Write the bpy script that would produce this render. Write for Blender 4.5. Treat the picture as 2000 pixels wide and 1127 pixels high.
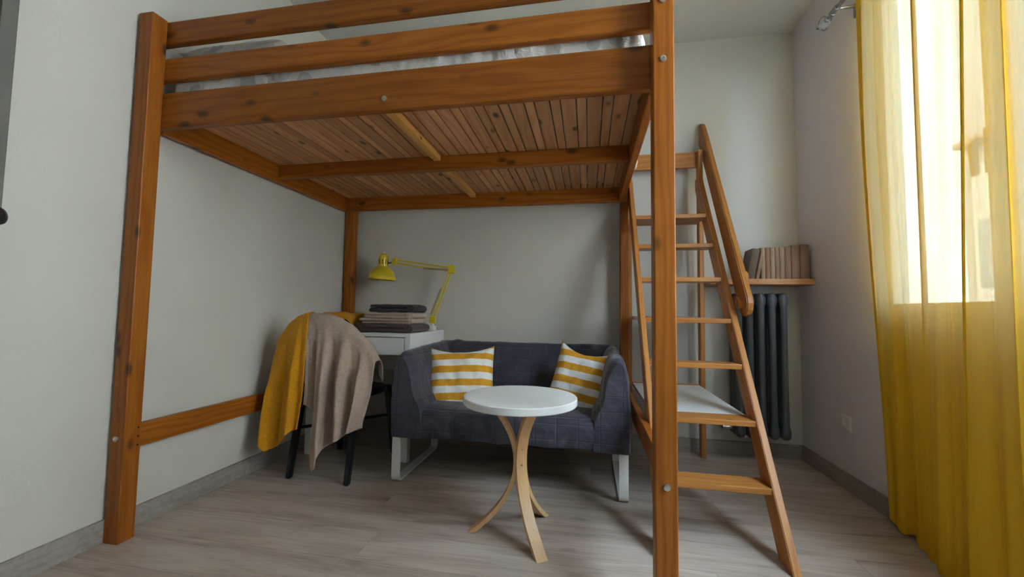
import bpy, bmesh, math, random
from mathutils import Vector, Matrix, noise as mnoise

for _o in list(bpy.data.objects):
    bpy.data.objects.remove(_o)
scene = bpy.context.scene
col = scene.collection
R = math.radians

# ------------------------------------------------------------------ camera
YAW, PITCH, ROLL = .18366, .05828, .01448
CAM_H = .9
fw = Vector((-math.sin(YAW)*math.cos(PITCH), math.cos(YAW)*math.cos(PITCH), math.sin(PITCH)))
rt = Vector((math.cos(YAW), math.sin(YAW), 0))
up = rt.cross(fw)
r2 = rt*math.cos(ROLL) + up*math.sin(ROLL)
u2 = -rt*math.sin(ROLL) + up*math.cos(ROLL)
cam_d = bpy.data.cameras.new('camera')
cam_d.sensor_width = 36; cam_d.lens = 799/2000*36; cam_d.clip_start = .02
cam = bpy.data.objects.new('camera', cam_d); col.objects.link(cam)
m = Matrix((r2, u2, -fw)).transposed().to_4x4(); m.translation = Vector((0, 0, CAM_H))
cam.matrix_world = m
scene.camera = cam

# ------------------------------------------------------------------ sky, sun, exposure
world = bpy.data.worlds.new('sky'); scene.world = world; world.use_nodes = True
_bg = world.node_tree.nodes['Background']
_bg.inputs['Color'].default_value = (.63, .80, 1.0, 1); _bg.inputs['Strength'].default_value = 5.2
sun_d = bpy.data.lights.new('sun', 'SUN'); sun_d.energy = 9; sun_d.angle = R(.5); sun_d.color = (1, .95, .86)
sun = bpy.data.objects.new('sun', sun_d); col.objects.link(sun)
sun.rotation_euler = Vector((.62, .30, -.72)).to_track_quat('-Z', 'Y').to_euler()
portal_d = bpy.data.lights.new('window_daylight', 'AREA'); portal_d.shape = 'RECTANGLE'
portal_d.size = 1.9; portal_d.size_y = 1.75; portal_d.cycles.is_portal = True
portal = bpy.data.objects.new('window_daylight', portal_d); col.objects.link(portal)
portal.matrix_world = Matrix.Translation((1.50, 1.25, 1.70)) @ Matrix(((0, 0, 1, 0), (1, 0, 0, 0), (0, 1, 0, 0), (0, 0, 0, 1)))
vs = scene.view_settings
vs.view_transform = 'Standard'; vs.look = 'None'; vs.gamma = 1; vs.use_curve_mapping = False
vs.exposure = 2.65

# ------------------------------------------------------------------ room constants
XL, XR, YB, YF, ZC = -1.825, 1.345, 2.94, -1.5, 2.81

# ================================================================== materials
def new_mat(name):
    mt = bpy.data.materials.new(name); mt.use_nodes = True
    nt = mt.node_tree
    return mt, nt, nt.nodes['Principled BSDF']
def N(nt, t, **kw):
    n = nt.nodes.new(t)
    for k, v in kw.items(): setattr(n, k, v)
    return n
def L(nt, a, b): nt.links.new(a, b)
def ramp(nt, fac, stops):
    r = N(nt, 'ShaderNodeValToRGB'); el = r.color_ramp.elements
    while len(el) > 1: el.remove(el[-1])
    el[0].position = stops[0][0]; el[0].color = (*stops[0][1], 1)
    for p, c in stops[1:]:
        e = el.new(p); e.color = (*c, 1)
    L(nt, fac, r.inputs[0]); return r.outputs[0]
def math_n(nt, op, a, b=None):
    n = N(nt, 'ShaderNodeMath', operation=op)
    for i, v in enumerate((a, b)):
        if v is None: continue
        if isinstance(v, (int, float)): n.inputs[i].default_value = v
        else: L(nt, v, n.inputs[i])
    return n.outputs[0]
def mixc(nt, fac, a, b, blend='MIX'):
    n = N(nt, 'ShaderNodeMix', data_type='RGBA', blend_type=blend)
    for i, v in ((0, fac), (6, a), (7, b)):
        if isinstance(v, (int, float)): n.inputs[i].default_value = v
        elif isinstance(v, tuple): n.inputs[i].default_value = (*v, 1)
        else: L(nt, v, n.inputs[i])
    return n.outputs[2]
def obj_coords(nt, scale=(1, 1, 1), rand=True):
    tc = N(nt, 'ShaderNodeTexCoord'); mp = N(nt, 'ShaderNodeMapping')
    mp.inputs['Scale'].default_value = scale
    if rand:
        oi = N(nt, 'ShaderNodeObjectInfo')
        cx = N(nt, 'ShaderNodeCombineXYZ')
        for i, k in enumerate((37.0, 53.0, 71.0)): L(nt, math_n(nt, 'MULTIPLY', oi.outputs['Random'], k), cx.inputs[i])
        ad = N(nt, 'ShaderNodeVectorMath', operation='ADD')
        L(nt, tc.outputs['Object'], ad.inputs[0]); L(nt, cx.outputs[0], ad.inputs[1])
        L(nt, ad.outputs[0], mp.inputs['Vector'])
    else:
        L(nt, tc.outputs['Object'], mp.inputs['Vector'])
    return mp.outputs[0]
def noise_n(nt, vec, scale, detail=3, rough=.55, dist=0):
    n = N(nt, 'ShaderNodeTexNoise'); L(nt, vec, n.inputs['Vector'])
    n.inputs['Scale'].default_value = scale; n.inputs['Detail'].default_value = detail
    n.inputs['Roughness'].default_value = rough; n.inputs['Distortion'].default_value = dist
    return n.outputs['Fac']
def bump(nt, b, h, strength=.2, dist=.01):
    n = N(nt, 'ShaderNodeBump'); n.inputs['Strength'].default_value = strength; n.inputs['Distance'].default_value = dist
    L(nt, h, n.inputs['Height']); L(nt, n.outputs[0], b.inputs['Normal'])

def wood(name, light, mid, dark, rough=.42, knots=.15, ring=34, knot_col=(.05, .018, .006), contrast=1.0, vary=.25):
    """grain runs along the piece's own Z axis"""
    mt, nt, b = new_mat(name)
    base = obj_coords(nt)
    def scaled(s):
        mp = N(nt, 'ShaderNodeMapping'); mp.inputs['Scale'].default_value = s; L(nt, base, mp.inputs['Vector']); return mp.outputs[0]
    vor = N(nt, 'ShaderNodeTexVoronoi'); L(nt, scaled((11, 11, 5.5)), vor.inputs['Vector']); vor.inputs['Scale'].default_value = 1
    kd = vor.outputs['Distance']
    # growth rings bent around low-frequency noise and around the knots
    warp = noise_n(nt, scaled((7, 7, .9)), 1.0, 2, .5)
    sx = N(nt, 'ShaderNodeSeparateXYZ'); L(nt, base, sx.inputs[0])
    t = math_n(nt, 'ADD', sx.outputs[0], math_n(nt, 'MULTIPLY', sx.outputs[1], .7))
    t = math_n(nt, 'ADD', t, math_n(nt, 'MULTIPLY', warp, .16))
    kw = math_n(nt, 'DIVIDE', .004, math_n(nt, 'ADD', kd, .12))
    t = math_n(nt, 'ADD', t, kw)
    rings = math_n(nt, 'MULTIPLY_ADD', math_n(nt, 'SINE', math_n(nt, 'MULTIPLY', t, ring*6.283)), .5)
    rings.node.inputs[2].default_value = .5
    fine = noise_n(nt, scaled((160, 160, 5)), 1.0, 3, .6)
    f = math_n(nt, 'ADD', math_n(nt, 'MULTIPLY', math_n(nt, 'POWER', rings, 2.0), .22*contrast), math_n(nt, 'MULTIPLY', fine, .55))
    c = ramp(nt, f, [(.12, light), (.45, mid), (.95, dark)])
    big = noise_n(nt, scaled((3, 3, 1.2)), 1.0, 2)
    c = mixc(nt, .55, c, ramp(nt, big, [(.3, (.72, .66, .60)), (.7, (1, 1, 1))]), 'MULTIPLY')
    oi = N(nt, 'ShaderNodeObjectInfo')
    c = mixc(nt, 1.0, c, ramp(nt, oi.outputs['Random'], [(0, (1-vary,)*3), (1, (1, 1, 1))]), 'MULTIPLY')
    if knots:
        k = N(nt, 'ShaderNodeMapRange'); L(nt, kd, k.inputs[0])
        k.inputs[1].default_value = knots*.55; k.inputs[2].default_value = knots*1.35; k.inputs[3].default_value = .85; k.inputs[4].default_value = 0
        c = mixc(nt, k.outputs[0], c, knot_col)
    L(nt, c, b.inputs['Base Color']); b.inputs['Roughness'].default_value = rough
    b.inputs['Specular IOR Level'].default_value = .28
    bump(nt, b, fine, .12, .002)
    return mt

def plain(name, colr, rough=.5, metal=0, noise_amt=.06, scale=6, bump_s=0, bump_scale=200, bump_d=.001, sheen=0):
    mt, nt, b = new_mat(name)
    v = obj_coords(nt)
    n = noise_n(nt, v, scale, 3)
    lo = tuple(x*(1-noise_amt) for x in colr); hi = tuple(min(1, x*(1+noise_amt)) for x in colr)
    L(nt, ramp(nt, n, [(.3, lo), (.7, hi)]), b.inputs['Base Color'])
    b.inputs['Roughness'].default_value = rough; b.inputs['Metallic'].default_value = metal
    if bump_s: bump(nt, b, noise_n(nt, v, bump_scale, 3), bump_s, bump_d)
    if sheen: b.inputs['Sheen Weight'].default_value = sheen
    return mt

M = {}
M['pine'] = wood('stained_pine', (.47, .160, .018), (.345, .098, .009), (.18, .043, .005))
M['ladder_pine'] = wood('orange_pine', (.62, .28, .075), (.48, .19, .042), (.28, .09, .018), rough=.38, knots=.09, vary=.15)
M['slat'] = wood('slat_pine', (.80, .43, .205), (.66, .32, .14), (.38, .155, .06), rough=.6, knots=.135, vary=.34)
M['batten'] = wood('fresh_pine', (.86, .46, .13), (.74, .36, .085), (.48, .20, .045), rough=.4, knots=.08, vary=.05)
M['birch'] = wood('bent_birch', (.80, .52, .27), (.72, .43, .19), (.56, .30, .12), rough=.35, knots=0, contrast=.5, ring=80, vary=.05)
M['shelf'] = wood('shelf_pine', (.66, .36, .16), (.55, .27, .11), (.36, .16, .06), rough=.45, knots=.06, vary=.1)
M['wall'] = plain('wall_paint', (.60, .575, .522), .92, noise_amt=.025, scale=1.3, bump_s=.25, bump_scale=90, bump_d=.003)
M['wall_r'] = plain('mauve_wall_paint', (.72, .685, .70), .92, noise_amt=.025, scale=1.3, bump_s=.3, bump_scale=70, bump_d=.004)
M['ceil'] = plain('ceiling_paint', (.66, .64, .60), .95, noise_amt=.03, scale=1.5, bump_s=.3, bump_scale=80, bump_d=.003)
M['door'] = plain('door_paint', (.14, .135, .115), .6)
M['white_lam'] = plain('white_laminate', (.80, .80, .79), .35, noise_amt=.01)
M['white_metal'] = plain('white_metal', (.72, .71, .67), .35, noise_amt=.02)
M['white_pvc'] = plain('white_window_paint', (.80, .80, .78), .4, noise_amt=.01)
M['steel'] = plain('bolt_steel', (.55, .53, .50), .35, 1.0)
M['dark_steel'] = plain('rod_steel', (.30, .30, .29), .35, .8)
M['black'] = plain('black_metal', (.012, .012, .014), .32)
M['iron'] = plain('radiator_paint', (.085, .09, .097), .42, noise_amt=.12, scale=12)
M['yellow'] = plain('yellow_enamel', (.66, .50, .02), .30, noise_amt=.02)
M['spring'] = plain('spring_steel', (.16, .12, .10), .4, .6)
M['hole'] = plain('dark_hole', (.02, .012, .008), .9)
M['plastic'] = plain('outlet_plastic', (.82, .80, .76), .3, noise_amt=.01)
M['pages'] = plain('old_pages', (.42, .31, .20), .9, noise_amt=.15, scale=40)

def towel_mat(name, c):
    return plain(name, c, 1.0, noise_amt=.11, scale=70, bump_s=.9, bump_scale=330, bump_d=.004, sheen=.08)
M['t_yellow'] = towel_mat('yellow_terry', (.66, .29, .003))
M['t_beige'] = towel_mat('beige_terry', (.47, .355, .285))
M['t_beige2'] = towel_mat('light_beige_terry', (.50, .385, .30))
M['t_brown'] = towel_mat('brown_terry', (.085, .062, .058))
M['t_dark'] = towel_mat('dark_terry', (.040, .033, .036))

def sofa_mat():
    mt, nt, b = new_mat('quilted_grey_velvet')
    v = obj_coords(nt, rand=False)
    n = noise_n(nt, v, 9, 5, .65, .6)
    c = ramp(nt, n, [(.28, (.022, .021, .031)), (.55, (.044, .042, .059)), (.78, (.095, .09, .118))])
    sep = N(nt, 'ShaderNodeSeparateXYZ'); L(nt, v, sep.inputs[0])
    lines = None
    for i, s in ((0, 1/.105), (1, 1/.105), (2, 1/.075)):
        f = math_n(nt, 'FRACT', math_n(nt, 'MULTIPLY', sep.outputs[i], s))
        d = math_n(nt, 'ABSOLUTE', math_n(nt, 'SUBTRACT', f, .5))
        g = N(nt, 'ShaderNodeMapRange'); L(nt, d, g.inputs[0])
        g.inputs[1].default_value = 0; g.inputs[2].default_value = .045; g.inputs[3].default_value = 1; g.inputs[4].default_value = 0
        lines = g.outputs[0] if lines is None else math_n(nt, 'MAXIMUM', lines, g.outputs[0])
    c = mixc(nt, math_n(nt, 'MULTIPLY', lines, .07), c, (.15, .145, .17))
    L(nt, c, b.inputs['Base Color']); b.inputs['Roughness'].default_value = .75
    b.inputs['Sheen Weight'].default_value = .35; b.inputs['Sheen Roughness'].default_value = .4
    h = math_n(nt, 'SUBTRACT', noise_n(nt, v, 16, 4), math_n(nt, 'MULTIPLY', lines, .35))
    bump(nt, b, h, .55, .012)
    return mt
M['sofa'] = sofa_mat()

def stripe_mat():
    mt, nt, b = new_mat('mustard_striped_cotton')
    v = obj_coords(nt, rand=False)
    sep = N(nt, 'ShaderNodeSeparateXYZ'); L(nt, v, sep.inputs[0])
    f = math_n(nt, 'FRACT', math_n(nt, 'ADD', math_n(nt, 'MULTIPLY', sep.outputs[2], 1/.078), .26))
    s = math_n(nt, 'GREATER_THAN', f, .5)
    n = noise_n(nt, v, 25, 3)
    wcol = ramp(nt, n, [(.3, (.70, .69, .67)), (.7, (.82, .81, .79))])
    ycol = ramp(nt, n, [(.3, (.60, .27, .012)), (.7, (.72, .35, .02))])
    L(nt, mixc(nt, s, wcol, ycol), b.inputs['Base Color']); b.inputs['Roughness'].default_value = .9
    bump(nt, b, noise_n(nt, v, 22, 4, .6, 1.0), .5, .008)
    return mt
M['stripe'] = stripe_mat()

def sheet_mat():
    mt, nt, b = new_mat('leaf_print_cotton')
    v = obj_coords(nt, rand=False)
    vor = N(nt, 'ShaderNodeTexVoronoi'); L(nt, v, vor.inputs['Vector']); vor.inputs['Scale'].default_value = 12
    sp = N(nt, 'ShaderNodeSeparateColor'); L(nt, vor.outputs['Color'], sp.inputs[0])
    inside = math_n(nt, 'LESS_THAN', vor.outputs['Distance'], .50)
    grey = math_n(nt, 'MULTIPLY', inside, math_n(nt, 'GREATER_THAN', sp.outputs[0], .62))
    yel = math_n(nt, 'MULTIPLY', inside, math_n(nt, 'LESS_THAN', sp.outputs[0], .16))
    c = mixc(nt, grey, (.80, .79, .77), (.56, .57, .57))
    c = mixc(nt, yel, c, (.70, .64, .40))
    L(nt, c, b.inputs['Base Color']); b.inputs['Roughness'].default_value = .95
    bump(nt, b, noise_n(nt, v, 26, 4, .6, 1.5), .7, .012)
    return mt
M['sheet'] = sheet_mat()

def floor_mat():
    mt, nt, b = new_mat('grey_oak_laminate')
    base = obj_coords(nt)
    def scaled(s):
        mp = N(nt, 'ShaderNodeMapping'); mp.inputs['Scale'].default_value = s; L(nt, base, mp.inputs['Vector']); return mp.outputs[0]
    g1 = noise_n(nt, scaled((1.6, 14, 1)), 1.0, 5, .62, .8)
    g2 = noise_n(nt, scaled((9, 150, 1)), 1.0, 3, .6)
    f = math_n(nt, 'ADD', math_n(nt, 'MULTIPLY', g1, .7), math_n(nt, 'MULTIPLY', g2, .3))
    c = ramp(nt, f, [(.26, (.24, .18, .142)), (.42, (.40, .32, .262)), (.56, (.52, .435, .365)), (.75, (.60, .52, .45))])
    oi = N(nt, 'ShaderNodeObjectInfo')
    c = mixc(nt, 1.0, c, ramp(nt, oi.outputs['Random'], [(0, (.84, .82, .80)), (1, (1, 1, 1))]), 'MULTIPLY')
    vor = N(nt, 'ShaderNodeTexVoronoi'); L(nt, scaled((2.6, 7, 1)), vor.inputs['Vector']); vor.inputs['Scale'].default_value = 1
    k = N(nt, 'ShaderNodeMapRange'); L(nt, math_n(nt, 'ADD', vor.outputs['Distance'], math_n(nt, 'MULTIPLY', g1, .25)), k.inputs[0])
    k.inputs[1].default_value = .12; k.inputs[2].default_value = .26; k.inputs[3].default_value = .6; k.inputs[4].default_value = 0
    c = mixc(nt, k.outputs[0], c, (.09, .068, .055))
    L(nt, c, b.inputs['Base Color']); b.inputs['Roughness'].default_value = .42
    bump(nt, b, g2, .1, .001)
    return mt
M['floor'] = floor_mat()
M['base'] = None
def base_mat():
    mt, nt, b = new_mat('grey_oak_baseboard')
    v = obj_coords(nt, (3, 60, 60)); n = noise_n(nt, v, 1, 4, .6, .4)
    v2 = obj_coords(nt, (60, 3, 60)); n2 = noise_n(nt, v2, 1, 4, .6, .4)
    f = math_n(nt, 'MULTIPLY', math_n(nt, 'ADD', n, n2), .5)
    L(nt, ramp(nt, f, [(.3, (.24, .21, .18)), (.6, (.37, .335, .30))]), b.inputs['Base Color']); b.inputs['Roughness'].default_value = .5
    return mt
M['base'] = base_mat()

def curtain_mat():
    mt, nt, b = new_mat('sheer_yellow_voile')
    out = nt.nodes['Material Output']
    v = obj_coords(nt, rand=False)
    mp = N(nt, 'ShaderNodeMapping'); mp.inputs['Scale'].default_value = (16, 16, .35); L(nt, v, mp.inputs['Vector'])
    crinkle = noise_n(nt, mp.outputs[0], 1.0, 4, .65, .5)
    weave = noise_n(nt, v, 420, 2)
    colr = ramp(nt, crinkle, [(.3, (.70, .40, .018)), (.7, (.80, .49, .03))])
    tr = N(nt, 'ShaderNodeBsdfTransparent'); tr.inputs[0].default_value = (1, .965, .80, 1)
    df = N(nt, 'ShaderNodeBsdfDiffuse'); L(nt, colr, df.inputs[0])
    tl = N(nt, 'ShaderNodeBsdfTranslucent'); tl.inputs[0].default_value = (.95, .88, .56, 1)
    mx = N(nt, 'ShaderNodeMixShader'); mx.inputs[0].default_value = .035
    L(nt, df.outputs[0], mx.inputs[1]); L(nt, tl.outputs[0], mx.inputs[2])
    fac = N(nt, 'ShaderNodeMapRange'); L(nt, math_n(nt, 'ADD', math_n(nt, 'MULTIPLY', crinkle, .8), math_n(nt, 'MULTIPLY', weave, .2)), fac.inputs[0])
    fac.inputs[1].default_value = .3; fac.inputs[2].default_value = .7; fac.inputs[3].default_value = .948; fac.inputs[4].default_value = .982
    m2 = N(nt, 'ShaderNodeMixShader'); L(nt, fac.outputs[0], m2.inputs[0])
    L(nt, tr.outputs[0], m2.inputs[1]); L(nt, mx.outputs[0], m2.inputs[2])
    bp = N(nt, 'ShaderNodeBump'); bp.inputs['Strength'].default_value = .4; bp.inputs['Distance'].default_value = .01
    L(nt, crinkle, bp.inputs['Height']); L(nt, bp.outputs[0], df.inputs['Normal']); L(nt, bp.outputs[0], tl.inputs['Normal'])
    L(nt, m2.outputs[0], out.inputs['Surface'])
    return mt
M['curtain'] = curtain_mat()

def pane_mat():
    mt, nt, b = new_mat('window_glass')
    out = nt.nodes['Material Output']
    tr = N(nt, 'ShaderNodeBsdfTransparent'); tr.inputs[0].default_value = (.95, .97, .96, 1)
    gl = N(nt, 'ShaderNodeBsdfGlossy'); gl.inputs['Roughness'].default_value = .02
    mx = N(nt, 'ShaderNodeMixShader'); mx.inputs[0].default_value = .04; L(nt, tr.outputs[0], mx.inputs[1]); L(nt, gl.outputs[0], mx.inputs[2])
    L(nt, mx.outputs[0], out.inputs['Surface'])
    return mt
M['glass'] = pane_mat()
def crystal_mat():
    mt, nt, b = new_mat('clear_crystal')
    b.inputs['Base Color'].default_value = (.75, .75, .74, 1); b.inputs['Roughness'].default_value = .12
    b.inputs['Transmission Weight'].default_value = .6; b.inputs['IOR'].default_value = 1.5
    return mt
M['crystal'] = crystal_mat()
M['render_w'] = plain('pale_render', (.80, .78, .73), .95, noise_amt=.06, scale=.8)
M['render_c'] = plain('cream_render', (.58, .54, .47), .95, noise_amt=.08, scale=.6)
M['render_g'] = plain('grey_stone', (.46, .43, .39), .95, noise_amt=.12, scale=1.2)
M['roof_tile'] = plain('roof_tile', (.42, .25, .17), .9, noise_amt=.2, scale=3)
M['shutter'] = plain('grey_shutter', (.26, .28, .29), .7)
M['street'] = plain('street_asphalt', (.25, .25, .24), .95)

# ================================================================== geometry helpers
def tag(o, label=None, cat=None, group=None, kind=None):
    if label: o['label'] = label
    if cat: o['category'] = cat
    if group: o['group'] = group
    if kind: o['kind'] = kind
    return o
def empty(name, loc):
    o = bpy.data.objects.new(name, None); o.empty_display_size = .1; col.objects.link(o); o.location = loc
    return o
def world_loc(o):
    p = Vector(o.location)
    q = o.parent
    while q: p += Vector(q.location); q = q.parent
    return p
def link(name, mesh, mat, parent, wloc, rot=None):
    o = bpy.data.objects.new(name, mesh); col.objects.link(o)
    if mat and not mesh.materials: mesh.materials.append(mat)
    o.location = Vector(wloc)
    if parent:
        o.parent = parent; o.location = Vector(wloc) - world_loc(parent)
    if rot is not None: o.rotation_euler = rot
    return o
def finish(name, bm, mat, parent=None, smooth=False, origin=None, ang=40):
    """bm in world coordinates -> one mesh object with its origin at its bounding-box centre"""
    bmesh.ops.recalc_face_normals(bm, faces=bm.faces)
    co = [v.co for v in bm.verts]
    lo = Vector(min(c[i] for c in co) for i in range(3)); hi = Vector(max(c[i] for c in co) for i in range(3))
    ctr = Vector(origin) if origin is not None else (lo+hi)/2
    bmesh.ops.translate(bm, verts=bm.verts, vec=-ctr)
    me = bpy.data.meshes.new(name); bm.to_mesh(me); bm.free()
    if smooth:
        me.polygons.foreach_set('use_smooth', [True]*len(me.polygons))
        me.set_sharp_from_angle(angle=R(ang))
    return link(name, me, mat, parent, ctr)
def bm_box(bm, lo, hi, bev=0, seg=2):
    r = bmesh.ops.create_cube(bm, size=1)
    lo, hi = Vector(lo), Vector(hi)
    for v in r['verts']:
        v.co = Vector(((lo[i]+hi[i])/2 + v.co[i]*(hi[i]-lo[i]) for i in range(3)))
    if bev:
        es = list({e for v in r['verts'] for e in v.link_edges})
        bmesh.ops.bevel(bm, geom=es, offset=bev, segments=seg, affect='EDGES', profile=.5)
def box(name, lo, hi, mat, parent=None, bev=0, seg=2):
    bm = bmesh.new(); bm_box(bm, lo, hi, bev, seg)
    return finish(name, bm, mat, parent)
def oriented(name, p0, p1, w, t, mat, parent=None, xdir=(1, 0, 0), bev=.004, seg=2, shape=None):
    """board whose own Z runs from p0 to p1; w along xdir, t across"""
    p0, p1 = Vector(p0), Vector(p1)
    z = (p1-p0); ln = z.length; z.normalize()
    x = Vector(xdir); x = (x - z*x.dot(z)).normalized(); y = z.cross(x)
    bm = bmesh.new()
    if shape is None: bm_box(bm, (-w/2, -t/2, -ln/2), (w/2, t/2, ln/2), bev, seg)
    else: shape(bm, w, t, ln)
    bmesh.ops.recalc_face_normals(bm, faces=bm.faces)
    me = bpy.data.meshes.new(name); bm.to_mesh(me); bm.free()
    rot = Matrix((x, y, z)).transposed().to_euler()
    return link(name, me, mat, parent, (p0+p1)/2, rot)
def board(name, lo, hi, mat, parent=None, bev=.004, axis=None, seg=2):
    """axis-aligned board with its grain (own Z) along its longest side"""
    lo, hi = Vector(lo), Vector(hi); d = hi-lo; c = (lo+hi)/2
    a = axis if axis is not None else max(range(3), key=lambda i: d[i])
    e = Vector((0, 0, 0)); e[a] = d[a]/2
    b = (a+1) % 3; cc = (a+2) % 3
    xd = Vector((0, 0, 0)); xd[b] = 1
    return oriented(name, c-e, c+e, d[b], d[cc], mat, parent, xd, bev, seg)
def tube_pts(bm, pts, r, n=10, closed=False, cap=True, flat=None):
    pts = [Vector(p) for p in pts]; rings = []
    prev = None
    for i, p in enumerate(pts):
        if closed: t = pts[(i+1) % len(pts)] - pts[i-1]
        else: t = pts[min(i+1, len(pts)-1)] - pts[max(i-1, 0)]
        t.normalize()
        if prev is None:
            a = Vector((0, 0, 1)) if abs(t.z) < .9 else Vector((1, 0, 0))
            x = (a - t*a.dot(t)).normalized()
        else: x = (prev - t*prev.dot(t)).normalized()
        prev = x; y = t.cross(x)
        rr = r[i] if isinstance(r, (list, tuple)) else r
        rings.append([bm.verts.new(p + (x*math.cos(2*math.pi*k/n) + y*math.sin(2*math.pi*k/n))*rr) for k in range(n)])
    m_ = len(rings)
    for i in range(m_ if closed else m_-1):
        A, B = rings[i], rings[(i+1) % m_]
        for k in range(n): bm.faces.new((A[k], A[(k+1) % n], B[(k+1) % n], B[k]))
    if cap and not closed:
        bm.faces.new(rings[0][::-1]); bm.faces.new(rings[-1])
def tube(name, pts, r, mat, parent=None, n=10, closed=False):
    bm = bmesh.new(); tube_pts(bm, pts, r, n, closed); return finish(name, bm, mat, parent, True)
def lathe(bm, prof, ctr, axis=(0, 0, 1), n=24):
    z = Vector(axis).normalized(); a = Vector((1, 0, 0)) if abs(z.x) < .9 else Vector((0, 1, 0))
    x = (a - z*a.dot(z)).normalized(); y = z.cross(x); ctr = Vector(ctr); rings = []
    for r, h in prof:
        if r < 1e-6: rings.append([bm.verts.new(ctr + z*h)])
        else: rings.append([bm.verts.new(ctr + z*h + (x*math.cos(2*math.pi*k/n)+y*math.sin(2*math.pi*k/n))*r) for k in range(n)])
    for A, B in zip(rings, rings[1:]):
        for k in range(n):
            a1, a2 = A[k % len(A)], A[(k+1) % len(A)]; b1, b2 = B[k % len(B)], B[(k+1) % len(B)]
            vs_ = []
            for q in (a1, a2, b2, b1):
                if q not in vs_: vs_.append(q)
            if len(vs_) > 2: bm.faces.new(vs_)
def lathed(name, prof, ctr, mat, parent=None, axis=(0, 0, 1), n=24, ang=40):
    bm = bmesh.new(); lathe(bm, prof, ctr, axis, n); return finish(name, bm, mat, parent, True, ang=ang)
def grid_mesh(bm, rows, close_u=False, caps=False):
    vv = [[bm.verts.new(p) for p in r] for r in rows]
    for A, B in zip(vv, vv[1:]):
        k = len(A)
        for i in range(k if close_u else k-1):
            bm.faces.new((A[i], A[(i+1) % k], B[(i+1) % k], B[i]))
    if caps:
        bm.faces.new(vv[0][::-1]); bm.faces.new(vv[-1])
    return vv
def interp(pts, u):
    """pts: list of (u, tuple) -> value with smooth linear interpolation"""
    if u <= pts[0][0]: return Vector(pts[0][1])
    for (a, p), (b, q) in zip(pts, pts[1:]):
        if u <= b:
            t = (u-a)/(b-a); return Vector(p)*(1-t) + Vector(q)*t
    return Vector(pts[-1][1])
def sm(x, a=0., b=1.):
    t = max(0, min(1, (x-a)/(b-a))); return t*t*(3-2*t)

# ================================================================== the room
S = 'structure'
WY0, WY1, WZ0, WZ1 = .30, 2.195, .80, 2.56          # window opening in the right wall
TH = .12
tag(box('wall_left', (XL-.2, YF-.2, 0), (XL, YB+.2, ZC), M['wall']), kind=S)
tag(box('wall_back', (XL, YB, 0), (XR, YB+.2, ZC), M['wall']), kind=S)
tag(box('wall_front', (XL, YF-.2, 0), (XR, YF, ZC), M['wall']), kind=S)
bm = bmesh.new()
bm_box(bm, (XR, YF-.2, 0), (XR+TH, YB+.2, WZ0)); bm_box(bm, (XR, YF-.2, WZ1), (XR+TH, YB+.2, ZC))
bm_box(bm, (XR, YF-.2, WZ0), (XR+TH, WY0, WZ1)); bm_box(bm, (XR, WY1, WZ0), (XR+TH, YB+.2, WZ1))
tag(finish('wall_right', bm, M['wall_r']), kind=S)
tag(box('ceiling', (XL-.2, YF-.2, ZC), (XR+TH, YB+.2, ZC+.2), M['ceil']), kind=S)
fl = tag(box('floor', (XL-.2, YF-.2, -.2), (XR+TH, YB+.2, -.011), M['hole']), kind=S)
rng = random.Random(4)
PW, GAP = .192, .0012
y = YB
row = 0
cuts_fixed = {3: [.595], 4: [.595], 5: [.33, -.93], 6: [.98]}
while y > YF:
    y0 = max(YF, y-PW)
    off = rng.uniform(.15, 1.2); xs = [XL]
    if row in cuts_fixed: xs += sorted(cuts_fixed[row])
    else:
        x = XL+off
        while x < XR-.12: xs.append(x); x += 1.28
    xs.append(XR)
    for a, b_ in zip(xs, xs[1:]):
        bm = bmesh.new(); bm_box(bm, (a+GAP/2, y0+GAP/2, -.011), (b_-GAP/2, y-GAP/2, 0))
        finish('plank', bm, M['floor'], fl)
    y = y0; row += 1
BH, BT = .086, .013
tag(box('baseboard_left', (XL, .98, 0), (XL+BT, YB, BH), M['base'], bev=.002), kind=S)
tag(box('baseboard_back', (XL+BT, YB-BT, 0), (XR-BT, YB, BH), M['base'], bev=.002), kind=S)
tag(box('baseboard_right', (XR-BT, YF, 0), (XR, YB, BH), M['base'], bev=.002), kind=S)

# door on the left wall, only its edge and knob reach into the picture
dr = tag(empty('door_1', (XL, .5, 0)), kind=S)
box('door_leaf', (XL, .06, .01), (XL+.025, .905, 2.10), M['door'], dr, .003)
box('door_frame', (XL, .905, 0), (XL+.035, .945, 2.18), M['door'], dr, .004)
box('door_frame', (XL, -.015, 0), (XL+.035, .06, 2.18), M['door'], dr, .004)
box('door_frame', (XL, .06, 2.10), (XL+.035, .905, 2.18), M['door'], dr, .004)
kb = lathed('door_knob', [(0, 0), (.024, .001), (.024, .006), (.011, .010), (.010, .035), (.022, .045), (.030, .062), (.026, .078), (.012, .088), (0, .090)],
            (XL+.025, .880, 1.165), M['black'], dr, (1, .35, 0))

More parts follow.
